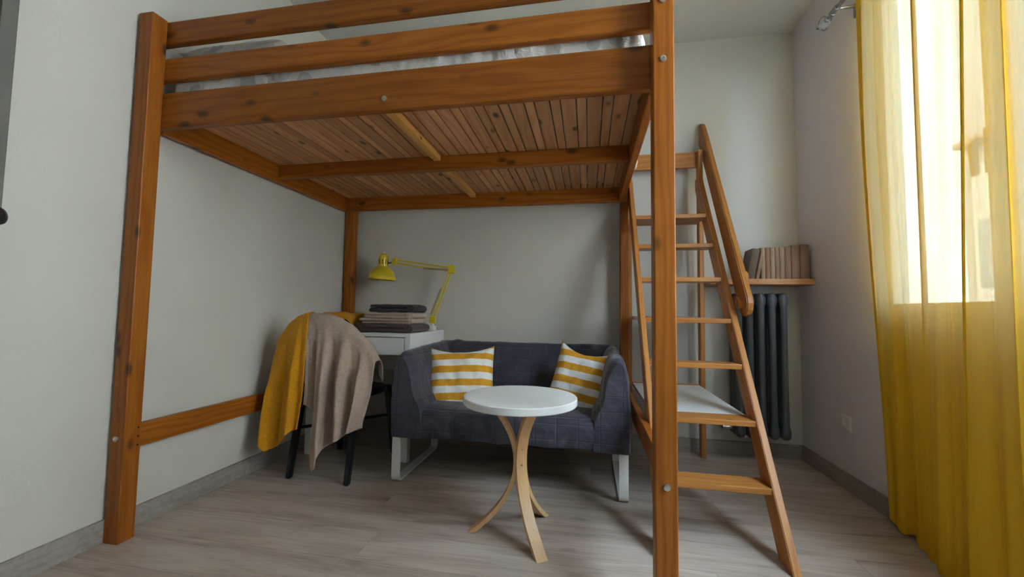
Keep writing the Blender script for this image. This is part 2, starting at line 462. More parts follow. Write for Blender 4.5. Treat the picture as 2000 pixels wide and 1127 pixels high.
# window: three sashes in a white frame
wn = tag(empty('window_1', (XR+.06, 1.26, WZ0)), kind=S)
FX0, FX1 = XR+.016, XR+.072
for lo, hi in (((FX0, WY0, WZ0), (FX1, WY1, WZ0+.05)), ((FX0, WY0, WZ1-.05), (FX1, WY1, WZ1)),
               ((FX0, WY0, WZ0+.05), (FX1, WY0+.045, WZ1-.05)), ((FX0, WY1-.030, WZ0+.05), (FX1, WY1, WZ1-.05))):
    box('frame_bar', lo, hi, M['white_pvc'], wn, .004)
box('sill', (XR-.012, WY0-.02, WZ0-.03), (FX0, WY1+.015, WZ0), M['white_pvc'], wn, .004)
ys = [WY0+.045, (WY0+.045+1.605)/2, 1.605, WY1-.030]
for k in range(3):
    a, b_ = ys[k]+.002, ys[k+1]-.002; z0, z1 = WZ0+.052, WZ1-.052
    bw = .045
    bm = bmesh.new()
    bm_box(bm, (FX0-.014, a, z0), (FX1-.008, b_, z0+.11), .004); bm_box(bm, (FX0-.014, a, z1-bw), (FX1-.008, b_, z1), .004)
    bm_box(bm, (FX0-.014, a, z0+.11), (FX1-.008, a+bw, z1-bw), .004); bm_box(bm, (FX0-.014, b_-bw, z0+.11), (FX1-.008, b_, z1-bw), .004)
    sa = finish('sash', bm, M['white_pvc'], wn)
    box('pane', (FX0+.018, a+bw-.008, z0+.102), (FX0+.024, b_-bw+.008, z1-bw+.008), M['glass'], sa)
    if k == 2:
        bm = bmesh.new()
        bm_box(bm, (FX0-.022, a+.012, 1.40), (FX0-.0145, a+.044, 1.56), .006)
        tube_pts(bm, [(FX0-.016, a+.028, 1.51), (FX0-.055, a+.028, 1.51), (FX0-.062, a+.03, 1.50), (FX0-.060, a+.034, 1.46), (FX0-.055, a+.036, 1.39)], [.012, .012, .014, .013, .011], 10)
        finish('handle', bm, M['white_metal'], sa, True)

# ================================================================== outside the window
st = box('street', (XR+1, -30, -7.2), (40, 60, -7), M['street']); tag(st, kind=S)
def house(name, x0, x1, y0, y1, z1, wall, label, wins, shut, roof=True):
    h = empty(name, ((x0+x1)/2, (y0+y1)/2, -7))
    if label: tag(h, label, 'building', 'houses across the street')
    if name == 'added_sky_blocker': tag(h, kind=S)
    box('wall', (x0, y0, -7), (x1, y1, z1), M[wall], h)
    if roof:
        bm = bmesh.new()
        prof = [(x0-.4, z1), (x0-.4, z1+.15), ((x0+x1)/2, z1+1.6), (x1+.4, z1+.15), (x1+.4, z1)]
        grid_mesh(bm, [[(px, y0-.2, pz) for px, pz in prof], [(px, y1+.0, pz) for px, pz in prof]], True, True)
        finish('roof', bm, M['roof_tile'], h)
    for (yc, zc) in wins:
        w = box('window', (x0-.10, yc-.55, zc-.85), (x0, yc+.55, zc+.85), M['white_pvc'], h)
        box('pane', (x0-.115, yc-.46, zc-.76), (x0-.10, yc+.46, zc+.76), M['glass'], w)
        for s_ in (-1, 1):
            box('shutter', (x0-.05, yc+s_*.85-.28, zc-.85), (x0, yc+s_*.85+.28, zc+.85), M['shutter'], h)
house('tall_house', 10, 18, 12.95, 30, 14, 'render_w', 'tall pale rendered house across the street seen through the curtain', [(19.5, 4.2), (19.5, 8.0), (23.5, 4.2)], 'shutter')
house('low_house', 10, 18, 10.2, 12.7, 5.4, 'render_c', 'low cream house with tiled roof across the street beside the tall house', [(11.4, 2.6)], 'shutter')
house('added_sky_blocker', 10, 18, -16, 10.0, 8.2, 'render_g', None, [(7.4, 2.6), (3.6, 2.6), (-.2, 2.6), (-4, 2.6), (7.4, 6.2), (3.6, 6.2), (-.2, 6.2), (-4, 6.2)], 'shutter')  # added house out of view, blocks low sky to shape the window daylight

# ================================================================== loft bed
bed = tag(empty('loft_bed', (-.78, 2.08, 0)), 'stained pine loft bed with guard rails standing over the grey sofa', 'loft bed')
P = M['pine']
PX = .064
FY0, FY1 = 1.302, 1.364
BY0, BY1 = 2.790, 2.855
LX0, LX1 = -1.812, -1.745
RX0, RX1 = .199, .263
ZT = 2.105
posts = {}
for nm, x0, x1, y0, y1, zt in (('fl', LX0, LX1, FY0, FY1, ZT), ('fr', RX0, RX1, FY0, FY1, ZT), ('bl', LX0, LX1, BY0, BY1, 1.80), ('br', RX0+.012, RX1, BY0, BY1, 1.80)):
    posts[nm] = board('post', (x0, y0, 0), (x1, y1, zt), P, bed, .004)
RY1 = FY1+.034
for z0, z1 in ((1.643, 1.793), (1.848, 1.942), (2.006, 2.103)):
    board('front_rail' if z0 < 1.7 else 'guard_rail', (LX0+.008, FY1, z0), (RX1-.004, RY1, z1), P, bed, .006)
board('back_rail', (LX0+.01, BY0-.034, 1.643), (RX1-.004, BY0, 1.775), P, bed, .005)
board('side_rail', (LX0, RY1, 1.638), (LX0+.034, BY0-.034, 1.775), P, bed, .005)
board('side_rail', (RX0, RY1, 1.638), (RX0+.034, BY0-.034, 1.775), P, bed, .005)
board('lower_side_rail', (LX0, FY1, .336), (LX0+.030, BY0, .428), P, bed, .004)
board('lower_side_rail', (RX1-.030, FY1, .336), (RX1, BY0, .428), P, bed, .004)
board('middle_beam', (LX0+.034, 2.052, 1.660), (RX0, 2.092, 1.738), P, bed, .004)
board('slat_batten', (-.822, RY1, 1.708), (-.782, 2.052, 1.738), M['batten'], bed, .003)
board('slat_batten', (-.822, 2.092, 1.708), (-.782, BY0-.034, 1.738), M['batten'], bed, .003)
x = LX0+.040; k = 0
slat_me = {}
while x < RX0-.012:
    w = .057 if k % 2 == 0 else .036
    w = RX0-.0005-x if RX0-x < w+.02 else w
    key = round(w, 4)
    if key in slat_me:
        src = slat_me[key]
        o = src.copy(); col.objects.link(o); o.location = src.location.copy(); o.location.x = x+w/2 - bed.location.x
    else:
        slat_me[key] = board('slat', (x, RY1+.002, 1.739), (x+w, BY0-.036, 1.7615), M['slat'], bed, .0008, 1, 1)
    x += w+.0055; k += 1
# bolts through posts and rail, and the pre-drilled holes of the left post
def bolt(x, y, z, parent):
    bm = bmesh.new(); lathe(bm, [(0, .004), (.004, .004), (.005, .0065), (.0098, .0055), (.0105, .003), (.0105, -.002)], (x, y, z), (0, -1, 0), 14)
    return finish('bolt', bm, M['steel'], parent, True)
for p, q, z in (('fr', .229, 1.700), ('fr', .229, 1.893), ('fr', .231, .392), ('fl', -1.782, .392)): bolt(q, FY0, z, posts[p])
bolt(-.745, FY1, 1.685, bed)
for z in (.425, .392, .358):
    bm = bmesh.new(); lathe(bm, [(0, .0012), (.0035, .0012), (.0035, -.001)], (LX1, FY1-.012, z), (1, 0, 0), 10)
    finish('peg_hole', bm, M['hole'], posts['fl'])
box('metal_clip', (LX0-.004, FY0+.006, 1.862), (LX0, FY0+.03, 1.905), M['black'], posts['fl'])

# mattress with crumpled printed sheet
def soft_box(name, lo, hi, rad, mat, parent=None, nx=40, ny=24, nz=6, amp=.012, freq=9, seed=0, amp2=.0):
    lo, hi = Vector(lo), Vector(hi); bm = bmesh.new()
    def face(o, du, dv, nu, nv):
        grid_mesh(bm, [[o + du*(i/nu) + dv*(j/nv) for i in range(nu+1)] for j in range(nv+1)])
    d = hi-lo; X, Y, Z = Vector((d.x, 0, 0)), Vector((0, d.y, 0)), Vector((0, 0, d.z))
    face(lo, X, Y, nx, ny); face(lo+Z, X, Y, nx, ny); face(lo, X, Z, nx, nz); face(lo+Y, X, Z, nx, nz); face(lo, Y, Z, ny, nz); face(lo+X, Y, Z, ny, nz)
    bmesh.ops.remove_doubles(bm, verts=bm.verts, dist=1e-5)
    for v in bm.verts:
        c = Vector(min(max(v.co[i], lo[i]+rad), hi[i]-rad) for i in range(3))
        n = v.co - c
        if n.length > 1e-9:
            # round each edge
            nn = n.normalized(); v.co = c + nn*rad
            f = mnoise.noise(Vector((v.co.x*freq+seed, v.co.y*freq, v.co.z*freq*1.5)))
            f2 = mnoise.noise(Vector((v.co.x*freq*4+seed, v.co.y*freq*4, v.co.z*freq*2)))
            v.co += nn*(f*amp + f2*amp2)
    return finish(name, bm, mat, parent, True, ang=80)
mt_ = soft_box('mattress', (-1.772, 1.408, 1.7635), (.190, 2.745, 1.892), .036, M['sheet'], None, 230, 60, 12, .010, 9, 3, .007)
tag(mt_, 'mattress in a crumpled white sheet printed with grey and yellow leaves', 'mattress')
soft_box('sheet_corner', (.170, 2.26, 1.777), (.264, 2.34, 1.800), .011, M['sheet'], mt_, 10, 8, 3, .004, 40, 2)
soft_box('sheet_corner', (.237, 2.265, 1.705), (.264, 2.335, 1.792), .012, M['sheet'], mt_, 6, 8, 10, .004, 40, 5)
def pillow_mesh(bm, w, h, t, n=22, pinch=.10, sag=0., seed=0., wr=.006):
    """pillow lying in local XZ, thickness along Y; returns nothing"""
    sides = []
    for s in (-1, 1):
        rows = []
        for j in range(n+1):
            r = []
            for i in range(n+1):
                u, v = -1+2*i/n, -1+2*j/n
                pu = 1-pinch*(1-v*v)*abs(u)**3*0 ; 
                x_ = u*w/2*(1-pinch*(1-v**2)**1.0*abs(u)**2*.55)
                z_ = v*h/2*(1-pinch*(1-u**2)**1.0*abs(v)**2*.55)
                prof = max(0, (1-u**4)*(1-v**4))**.62
                y_ = s*t/2*prof
                wv = mnoise.noise(Vector((u*3.2+seed, v*3.2, s*2.+seed)))*wr + mnoise.noise(Vector((u*8+seed, v*5, s)))*wr*.5
                y_ += wv*prof**.5
                z_ -= sag*(1-u*u)*max(0, v)**2
                r.append(Vector((x_, y_, z_)))
            rows.append(r)
        grid_mesh(bm, rows)
    bmesh.ops.remove_doubles(bm, verts=bm.verts, dist=2e-4)
bm = bmesh.new(); pillow_mesh(bm, .52, .56, .19, 22, .12, 0, 5)
bmesh.ops.rotate(bm, verts=bm.verts, cent=(0, 0, 0), matrix=Matrix.Rotation(R(86), 3, 'X'))
bmesh.ops.translate(bm, verts=bm.verts, vec=(-1.50, 1.70, 1.985))
tag(finish('pillow', bm, M['sheet'], None, True, ang=70), 'crumpled leaf-print pillow at the left end of the loft mattress', 'pillow')

# ================================================================== ladder with shelves
LP = M['ladder_pine']
lad = tag(empty('ladder', (.5, 2.2, 0)), 'leaning pine step ladder with white shelves and a slanted handrail', 'ladder')
SL = .655
A = math.atan(SL)
SX = ((.2655, .2905), (.70, .728))
def fy(z): return 1.612 + SL*z
SW = .10
def stile(x0, x1, ztop):
    hd = SW/math.cos(A)
    bm = bmesh.new()
    # side outline: floor cut level, top cut level
    pr = [(fy(0), 0), (fy(ztop), ztop), (fy(ztop)+hd*.62, ztop), (fy(0)+hd, 0)]
    pr[2] = (min(fy(ztop)+hd, 2.862), ztop)
    zb = ztop - max(0, (fy(ztop)+hd-2.862))/SL
    pr = [(fy(0), 0), (fy(ztop), ztop), (2.862 if fy(ztop)+hd > 2.862 else fy(ztop)+hd, ztop), (min(2.862, fy(zb)+hd), zb), (fy(0)+hd, 0)]
    c = Vector(((x0+x1)/2, fy(ztop/2)+hd/2, ztop/2))
    rotm = Matrix.Rotation(A, 3, 'X')   # local Z -> leaning direction
    rows = []
    for x in (x0, x1):
        rows.append([rotm @ (Vector((x, y_, z_))-c) for y_, z_ in pr])
    vv = [[bm.verts.new(p) for p in r] for r in rows]
    bm.faces.new(vv[0][::-1]); bm.faces.new(vv[1])
    n = len(pr)
    for i in range(n): bm.faces.new((vv[0][i], vv[0][(i+1) % n], vv[1][(i+1) % n], vv[1][i]))
    bmesh.ops.remove_doubles(bm, verts=bm.verts, dist=1e-5)
    bmesh.ops.recalc_face_normals(bm, faces=bm.faces)
    bmesh.ops.bevel(bm, geom=list(bm.edges), offset=.003, segments=2, affect='EDGES')
    me = bpy.data.meshes.new('stile'); bm.to_mesh(me); bm.free()
    return link('stile', me, LP, lad, c, (-A, 0, 0))
stile(*SX[0], 1.80); stile(*SX[1], 1.80)
TZ = (.236, .455, .676, .884, 1.103, 1.310, 1.512)
XA, XB = SX[0][1], SX[1][0]
TT = .024
for i, z in enumerate(TZ):
    y0 = fy(z)+.004
    board('tread', (XA, y0, z-TT), (XB, y0+.115, z), LP, lad, .003)
for i in (1, 3, 6):
    z = TZ[i]; y0 = fy(z)+.004+.115
    s = box('shelf_board', (XA-.0, y0, z-.020), (XB, 2.80, z-.001), M['white_lam'] if i != 6 else LP, lad, .001)
    board('shelf_edge', (XA, 2.80, z-.022), (XB+.0, 2.825, z+.004), LP, lad, .002)
# rear posts and top rail
board('rear_post', (.2655, 2.828, 0), (.2905, 2.888, 1.985), LP, lad, .003)
board('rear_post', (.708, 2.802, 0), (.736, 2.862, 1.985), LP, lad, .003)
board('top_rail', (.2905, 2.842, 1.880), (.708, 2.864, 1.985), LP, lad, .003)
# handrail: long board with a pointed rounded top and rounded lower end
def handrail_shape(bm, w, t, ln):
    # w is thickness (X), outline in local YZ
    pr = []
    h = ln/2; r = t/2
    pr += [(-r, -h+r*1.1)] + [(-r*math.cos(a), -h+r*1.1-r*1.1*math.sin(a)) for a in (R(30), R(60), R(90), R(120), R(150))] + [(r, -h+r*1.1)]
    pr += [(r, h-.17), (r*.82, h-.10), (r*.35, h-.02), (r*.05, h), (-r*.5, h-.005), (-r*.9, h-.04), (-r, h-.10)]
    vv = [[bm.verts.new((x, a, b)) for a, b in pr] for x in (-w/2, w/2)]
    bm.faces.new(vv[0][::-1]); bm.faces.new(vv[1]); n = len(pr)
    for i in range(n): bm.faces.new((vv[0][i], vv[0][(i+1) % n], vv[1][(i+1) % n], vv[1][i]))
    bmesh.ops.recalc_face_normals(bm, faces=bm.faces)
    es = [e for e in bm.edges if abs(e.verts[0].co.x-e.verts[1].co.x) < 1e-6]
    bmesh.ops.bevel(bm, geom=es, offset=.005, segments=2, affect='EDGES')
hz0, hz1 = .905, 2.20
def hy(z): return 2.135 + SL*(z-.905)*.955
oriented('handrail', (.762, hy(hz0)+.012, hz0), (.762, hy(hz1)+.012, hz1), .030, .118, LP, lad, (1, 0, 0), shape=handrail_shape)
def peg(x0, x1, y, z, r=.022, rl=.034):
    bm = bmesh.new(); 
    pr = [(math.cos(a)*r, math.sin(a)*rl) for a in [2*math.pi*k/16 for k in range(16)]]
    rm = Matrix.Rotation(-A, 3, 'X')
    rows = [[Vector((x, y, z)) + rm @ Vector((0, a, b)) for a, b in pr] for x in (x0, x1)]
    vv = grid_mesh(bm, rows, True, True)
    finish('handrail_block', bm, LP, lad, True)
peg(.728, .749, hy(.95)+.045, .965)
peg(.775, .800, hy(1.08)+.03, 1.095, .030, .036)

# ================================================================== round side table
tb = tag(empty('side_table', (-.275, 1.70, 0)), 'small round white side table on three bent birch legs', 'table')
TC = Vector((-.275, 1.702, 0)); TR = .235; TH_ = .556
bm = bmesh.new(); lathe(bm, [(0, .030), (TR-.003, .030), (TR, .027), (TR, .003), (TR-.003, 0), (0, 0)], TC+Vector((0, 0, TH_-.030)), n=72)
finish('table_top', bm, M['white_lam'], tb, True, ang=30)
leg_ang = [math.degrees(math.atan2(1.562-1.702, -.178+.275)), 0, 0]
leg_ang = [leg_ang[0], leg_ang[0]-120, leg_ang[0]+120]
lw, lt = .045, .017
prof_leg = []
ZM = .295
for i in range(29):
    t = i/28; z = t*(TH_-.030)
    if z < ZM: s = (ZM-z)/ZM; r = .022 + .185*s**2.1
    else: s = (z-ZM)/(TH_-.03-ZM); r = .022 + .115*s**2.0
    prof_leg.append((r, z))
for a in leg_ang:
    d = Vector((math.cos(R(a)), math.sin(R(a)), 0)); w = Vector((-d.y, d.x, 0))
    bm = bmesh.new(); rows = []
    for i, (r, z) in enumerate(prof_leg):
        i0, i1 = max(0, i-1), min(len(prof_leg)-1, i+1)
        tr_, tz_ = prof_leg[i1][0]-prof_leg[i0][0], prof_leg[i1][1]-prof_leg[i0][1]
        ll = math.hypot(tr_, tz_); nr, nz = tz_/ll, -tr_/ll
        po = (r+nr*0, z+nz*0); pi_ = (r-nr*lt, z-nz*lt)
        if i == 0: po = (po[0], 0); pi_ = (pi_[0]-.004, 0)
        if i == len(prof_leg)-1: pi_ = (pi_[0], z)
        pi_ = (pi_[0], max(0, pi_[1]))
        rows.append([(TC + d*po[0] + w*(lw/2)) + Vector((0, 0, po[1])), (TC + d*po[0] - w*(lw/2)) + Vector((0, 0, po[1])),
                     (TC + d*pi_[0] - w*(lw/2)) + Vector((0, 0, pi_[1])), (TC + d*pi_[0] + w*(lw/2)) + Vector((0, 0, pi_[1]))])
    grid_mesh(bm, rows, True, True)
    bmesh.ops.recalc_face_normals(bm, faces=bm.faces)
    lo_ = finish('leg', bm, M['birch'], tb, True, ang=50)
    for z in (.345, .280):
        r = min(prof_leg, key=lambda q: abs(q[1]-z))[0]
        lathed('screw', [(0, .0015), (.004, .0015), (.004, -.001)], TC + d*r + Vector((0, 0, z)), M['spring'], lo_, d, 10)

# ================================================================== sofa
so = tag(empty('sofa', (-.41, 2.42, 0)), 'two-seat dark grey quilted sofa on white sled legs', 'sofa')
SX0, SX1, SY0, SY1 = -1.028, .205, 2.045, 2.80
def cloth_noise(bm, amp, freq, seed):
    bm.normal_update()
    for v in bm.verts:
        f = mnoise.noise(v.co*freq + Vector((seed, 0, 0))) + .5*mnoise.noise(v.co*freq*2.7 + Vector((seed, 3, 0)))
        v.co += v.normal*f*amp
def subdiv(bm, cuts=1): bmesh.ops.subdivide_edges(bm, edges=list(bm.edges), cuts=cuts, use_grid_fill=True)
def loft(name, sections, mat, parent, amp=.004, freq=7, seed=0, ang=60):
    bm = bmesh.new(); grid_mesh(bm, sections, True, True)
    bmesh.ops.recalc_face_normals(bm, faces=bm.faces); cloth_noise(bm, amp, freq, seed)
    return finish(name, bm, mat, parent, True, ang=ang)
def dense(pts, step=.025):
    out = []
    n = len(pts)
    for i in range(n):
        p, q = Vector(pts[i]), Vector(pts[(i+1) % n]); k = max(1, int((q-p).length/step))
        for j in range(k): out.append(p.lerp(q, j/k))
    return out
def chaikin(pts, it=2):
    pts = [Vector(p) for p in pts]
    for _ in range(it):
        o = []
        for i in range(len(pts)):
            p, q = pts[i], pts[(i+1) % len(pts)]; o += [p.lerp(q, .25), p.lerp(q, .75)]
        pts = o
    return pts
# seat slab with rounded front and draped front panel
secs = []
nx = 70
for i in range(nx+1):
    t = i/nx; x = SX0+.075 + (SX1-SX0-.15)*t
    dip = .014*math.sin(math.pi*t)
    yz = [(SY0+.008, .240), (SY0+.002, .244), (SY0-.004, .30), (SY0+.000, .345), (SY0+.018, .380-dip*.4), (SY0+.08, .402-dip), (SY0+.30, .400-dip), (SY0+.60, .385-dip), (SY0+.60, .245), (SY0+.3, .240)]
    secs.append([Vector((x, p.x, p.y)) for p in chaikin([Vector((a, b, 0)) for a, b in yz], 2)])
loft('seat', secs, M['sofa'], so, .006, 8, 1)
# armrests: section in XZ lofted along Y, inner face sweeping into the seat
for s, xo in ((1, SX0), (-1, SX1)):
    secs = []
    ny = 34
    for j in range(ny+1):
        t = j/ny; y_ = SY0-.006 + (SY1-.03-SY0)*t
        rise = .690 + .014*sm(t, 0, .9)
        fr = 1 - .35*(1-sm(t, 0, .10))          # round the front upper edge
        topz = .24 + (rise-.24)*(1-.04*(1-sm(t, 0, .08)))
        ins = .014*(1-sm(t, 0, .07))
        pts = [(0+ins, .238), (0+ins, .240), (-.002+ins, .28), (-.004+ins, .40), (.004+ins, .56), (.020+ins, topz-.035), (.045, topz), (.085-ins, topz-.015), (.118-ins, topz-.08),
               (.130-ins, .54), (.140-ins, .46), (.19-ins*1.5, .398), (.19-ins, .30), (.19-ins, .242), (.188-ins, .238), (.10, .236)]
        secs.append([Vector((xo + s*p.x, y_, p.y)) for p in dense(chaikin([Vector((a, b, 0)) for a, b in pts], 2), .03)[:10**6]][:])
    mn = min(len(q) for q in secs)
    # resample to equal counts
    out = []
    for q in secs:
        n_ = 72; per = [0]
        for a, b_ in zip(q, q[1:]+q[:1]): per.append(per[-1]+(b_-a).length)
        r = []
        for k_ in range(n_):
            dd = per[-1]*k_/n_; ii = max(i2 for i2 in range(len(q)) if per[i2] <= dd+1e-9)
            a, b_ = q[ii], q[(ii+1) % len(q)]; l_ = per[ii+1]-per[ii]
            r.append(a.lerp(b_, (dd-per[ii])/l_ if l_ > 0 else 0))
        out.append(r)
    loft('armrest', out, M['sofa'], so, .006, 8, 5+s)
# backrest
secs = []
for i in range(61):
    t = i/60; x = SX0+.03 + (SX1-SX0-.06)*t
    e = .012*math.sin(t*9)+.006*math.sin(t*23)
    crn = .012*(math.exp(-((t-.10)/.025)**2)) 
    yz = [(2.58, .36), (2.60, .50), (2.655, .62), (2.69, .692+crn), (2.735, .702+crn), (2.785, .69), (2.80, .60), (2.80, .26), (2.60, .26)]
    secs.append([Vector((x, p.x+e*.4, p.y)) for p in chaikin([Vector((a, b, 0)) for a, b in yz], 2)])
loft('backrest', secs, M['sofa'], so, .006, 7, 9)
# sled legs: flat steel bent into a U
for x in (-.995, .172):
    bm = bmesh.new()
    path = [(2.062, .26), (2.062, .035)] + [(2.062+.032*(1-math.cos(R(a))), .035-.032*math.sin(R(a))) for a in (22, 45, 68)] + [(2.094, .003+.0)] + [(2.60, .003)] + \
           [(2.60+.032*math.sin(R(a)), .035-.032*math.cos(R(a))) for a in (22, 45, 68)] + [(2.632, .035), (2.632, .26)]
    hw = .022; th = .011; rows = []
    n = len(path)
    for i, (yy, zz) in enumerate(path):
        a, b_ = path[max(0, i-1)], path[min(n-1, i+1)]
        ty, tz = b_[0]-a[0], b_[1]-a[1]; l_ = math.hypot(ty, tz); ny_, nz_ = -tz/l_, ty/l_     # inward normal
        zz = max(zz, .0)
        rows.append([(x-hw, yy, zz), (x+hw, yy, zz), (x+hw, yy+ny_*th, zz+nz_*th), (x-hw, yy+ny_*th, zz+nz_*th)])
    grid_mesh(bm, rows, True, True)
    mz = min(v.co.z for v in bm.verts)
    for v in bm.verts: v.co.z -= mz if v.co.z < .2 else 0
    finish('sled_leg', bm, M['white_metal'], so, True, ang=50)

# cushions
def cushion(loc, rot, label, w=.40, h=.40, t=.13, seed=0., sag=.02):
    bm = bmesh.new(); pillow_mesh(bm, w, h, t, 30, .10, sag, seed, .012)
    bmesh.ops.recalc_face_normals(bm, faces=bm.faces)
    me = bpy.data.meshes.new('cushion'); bm.to_mesh(me); bm.free()
    me.polygons.foreach_set('use_smooth', [True]*len(me.polygons))
    o = link('cushion', me, M['stripe'], None, loc, rot)
    return tag(o, label, 'cushion', 'striped cushions on the sofa')
cushion((-.738, 2.355, .508), (R(-22), R(-2), R(10)), 'striped mustard and white cushion at the left end of the sofa', .40, .385, .14, 1.3, .03)
cushion((-.035, 2.38, .535), (R(-24), R(9), R(-14)), 'striped mustard and white cushion slumped against the right armrest', .335, .385, .12, 7.7, .05)

# ================================================================== white desk
dk = tag(empty('desk', (-1.43, 2.62, 0)), 'white desk with a drawer in the corner under the loft bed', 'desk')
DX0, DX1, DY0, DY1, DZ = -1.735, -1.052, 2.325, 2.915, .762
WL = M['white_lam']
box('desk_top', (DX0, DY0, DZ-.022), (DX1, DY1, DZ), WL, dk, .002)
box('side_panel', (DX0, DY0, DZ-.135), (DX0+.035, DY1, DZ-.022), WL, dk, .001)
box('side_panel', (DX1-.035, DY0, DZ-.135), (DX1, DY1, DZ-.022), WL, dk, .001)
box('back_panel', (DX0+.035, DY1-.02, DZ-.30), (DX1-.035, DY1, DZ-.022), WL, dk, .001)
box('drawer_bottom', (DX0+.035, DY0+.03, DZ-.135), (DX1-.035, DY1-.02, DZ-.125), WL, dk)
dw = box('drawer', (DX0+.039, DY0+.003, DZ-.132), (DX1-.039, DY0+.021, DZ-.027), WL, dk, .002)
for x in (DX0, DX1-.042):
    for yy in (DY0+.002, DY1-.044):
        box('leg', (x, yy, 0), (x+.042, yy+.042, DZ-.135), WL, dk, .002)

# folded towels on the desk
def folded(name, x0, x1, y0, y1, z0, z1, mat, label, seed, layers=2, group='folded towels stacked on the desk'):
    bm = bmesh.new()
    # outline in XZ: rolled fold at one end, layered edge; lofted along Y with a soft front
    t_ = empty(name, ((x0+x1)/2, (y0+y1)/2, z0))
    tag(t_, label, 'towel', group)
    lh = (z1-z0)/layers
    bm.free()
    for k in range(layers):
        e = .006*((k+seed) % 3)
        zz0 = z0+k*lh
        lo = (x0+e, y0+e*.8, zz0); hi = (x1-e*.6, y1, zz0+lh+.001)
        b2 = soft_box('fold', lo, hi, min(lh*.48, .03), mat, t_, 26, 18, 4, .005, 12, seed*3+k*7, .0025)
    bm = bmesh.new()
    r = (z1-z0)*.5; zc = (z0+z1)/2
    rows = []
    for j in range(10):
        yy = y0+.01+(y1-y0-.02)*j/9
        rows.append([Vector((x1-r*.5+r*math.cos(a)*1.1, yy, zc+r*.97*math.sin(a))) for a in [2*math.pi*q/14 for q in range(14)]])
    grid_mesh(bm, rows, True, True)
    finish('rolled_edge', bm, mat, t_, True, ang=80)
    return t_
folded('folded_towel', -1.475, -1.075, 2.36, 2.66, .762, .815, M['t_brown'], 'broad dark brown folded towel at the bottom of the stack on the desk', 1)
folded('folded_towel', -1.430, -1.085, 2.385, 2.64, .816, .850, M['t_beige'], 'folded beige towel resting directly on the brown bottom towel', 2)
folded('folded_towel', -1.405, -1.085, 2.385, 2.64, .851, .888, M['t_beige2'], 'upper folded beige towel just under the black top towel', 3)
folded('folded_towel', -1.385, -1.085, 2.40, 2.63, .889, .938, M['t_dark'], 'near-black folded towel on top of the stack on the desk', 4)
yt = soft_box('folded_towel', (-1.715, 2.37, .763), (-1.487, 2.66, .880), .035, M['t_yellow'], None, 36, 20, 5, .012, 10, 31, .004)
soft_box('fold', (-1.62, 2.675, .763), (-1.375, 2.86, .872), .04, M['t_yellow'], yt, 30, 16, 5, .012, 10, 17, .004)
tag(yt, 'loosely folded yellow towel on the desk left of the towel stack', 'towel', 'folded towels stacked on the desk')

# ================================================================== yellow desk lamp
lp = tag(empty('desk_lamp', (-1.085, 2.72, DZ)), 'yellow jointed architect desk lamp with a dome shade', 'lamp')
Y = M['yellow']
LB = Vector((-1.075, 2.74, DZ))
bm = bmesh.new(); bm_box(bm, (-1.10, 2.705, DZ), (-1.055, 2.775, DZ+.035), .006); lathe(bm, [(0, .07), (.010, .07), (.012, .03), (.018, .028), (.018, 0)], LB)
finish('clamp_base', bm, M['white_metal'], lp, True)
E0 = LB+Vector((0, 0, .075)); E1 = Vector((-.945, 2.74, 1.195)); E2 = Vector((-1.37, 2.73, 1.255))
box('lower_joint', E0-Vector((.022, .014, .022)), E0+Vector((.022, .014, .030)), Y, lp, .006)
box('elbow_joint', E1-Vector((.024, .014, .030)), E1+Vector((.024, .014, .030)), Y, lp, .006)
box('head_joint', E2-Vector((.020, .014, .026)), E2+Vector((.020, .014, .026)), Y, lp, .006)
def arm_pair(a, b, off):
    d = (b-a).normalized(); n_ = Vector((-d.z, 0, d.x))*off
    for s in (-1, 1): tube('arm_rod', [a+n_*s, b+n_*s], .0055, Y, lp, 8)
    for s in (-1, 1): pass
arm_pair(E0+Vector((0, 0, .01)), E1, .010); arm_pair(E1, E2, .012)
def spring(a, b, r=.006, turns=26):
    d = b-a; z = d.normalized(); x = Vector((0, 1, 0)); y_ = z.cross(x)
    pts = [a+d*(i/(turns*8)) + (x*math.cos(i*math.pi/4)+y_*math.sin(i*math.pi/4))*r for i in range(turns*8+1)]
    tube('spring', pts, .0018, M['spring'], lp, 5)
spring(E0.lerp(E1, .12)+Vector((-.026, -.01, 0)), E0.lerp(E1, .60)+Vector((-.018, -.01, .01)), .006, 20)
spring(E1.lerp(E2, .05)+Vector((0, -.012, -.004)), E1.lerp(E2, .48)+Vector((0, -.012, -.022)), .006, 20)
tube('cable', [E1+Vector((-.02, 0, .03)), E1+Vector((-.005, .0, .052)), E1+Vector((.008, 0, .055)), E1+Vector((.022, 0, .03))], .0025, M['white_metal'], lp, 6)
HC = Vector((-1.462, 2.725, 1.125))
ax = Vector((.05, .0, 1)).normalized()
sh = lathed('shade', [(.094, -.004), (.096, 0), (.093, .018), (.085, .042), (.068, .068), (.045, .086), (.034, .094), (.034, .160), (.030, .176), (.016, .186), (0, .188),
                      (0, .184), (.014, .183), (.028, .172), (.031, .158), (.031, .096), (.043, .083), (.066, .065), (.083, .040), (.090, .018), (.092, 0), (.094, -.004)], HC, Y, lp, ax, 32)
for k in range(10):
    a = 2*math.pi*k/10
    p = HC + Vector((math.cos(a)*.0342, math.sin(a)*.0342, .125)) + ax*0 + Vector((.006, 0, 0))
    dd = Vector((math.cos(a), math.sin(a), 0))
    oriented('vent_slot', p-Vector((0, 0, .018)), p+Vector((0, 0, .018)), .0055, .0022, M['hole'], sh, Vector((-dd.y, dd.x, 0)), .0005, 1)
lathed('shade_knob', [(0, .012), (.006, .010), (.008, .004), (.008, 0)], HC+ax*.187, M['white_metal'], lp, ax, 12)
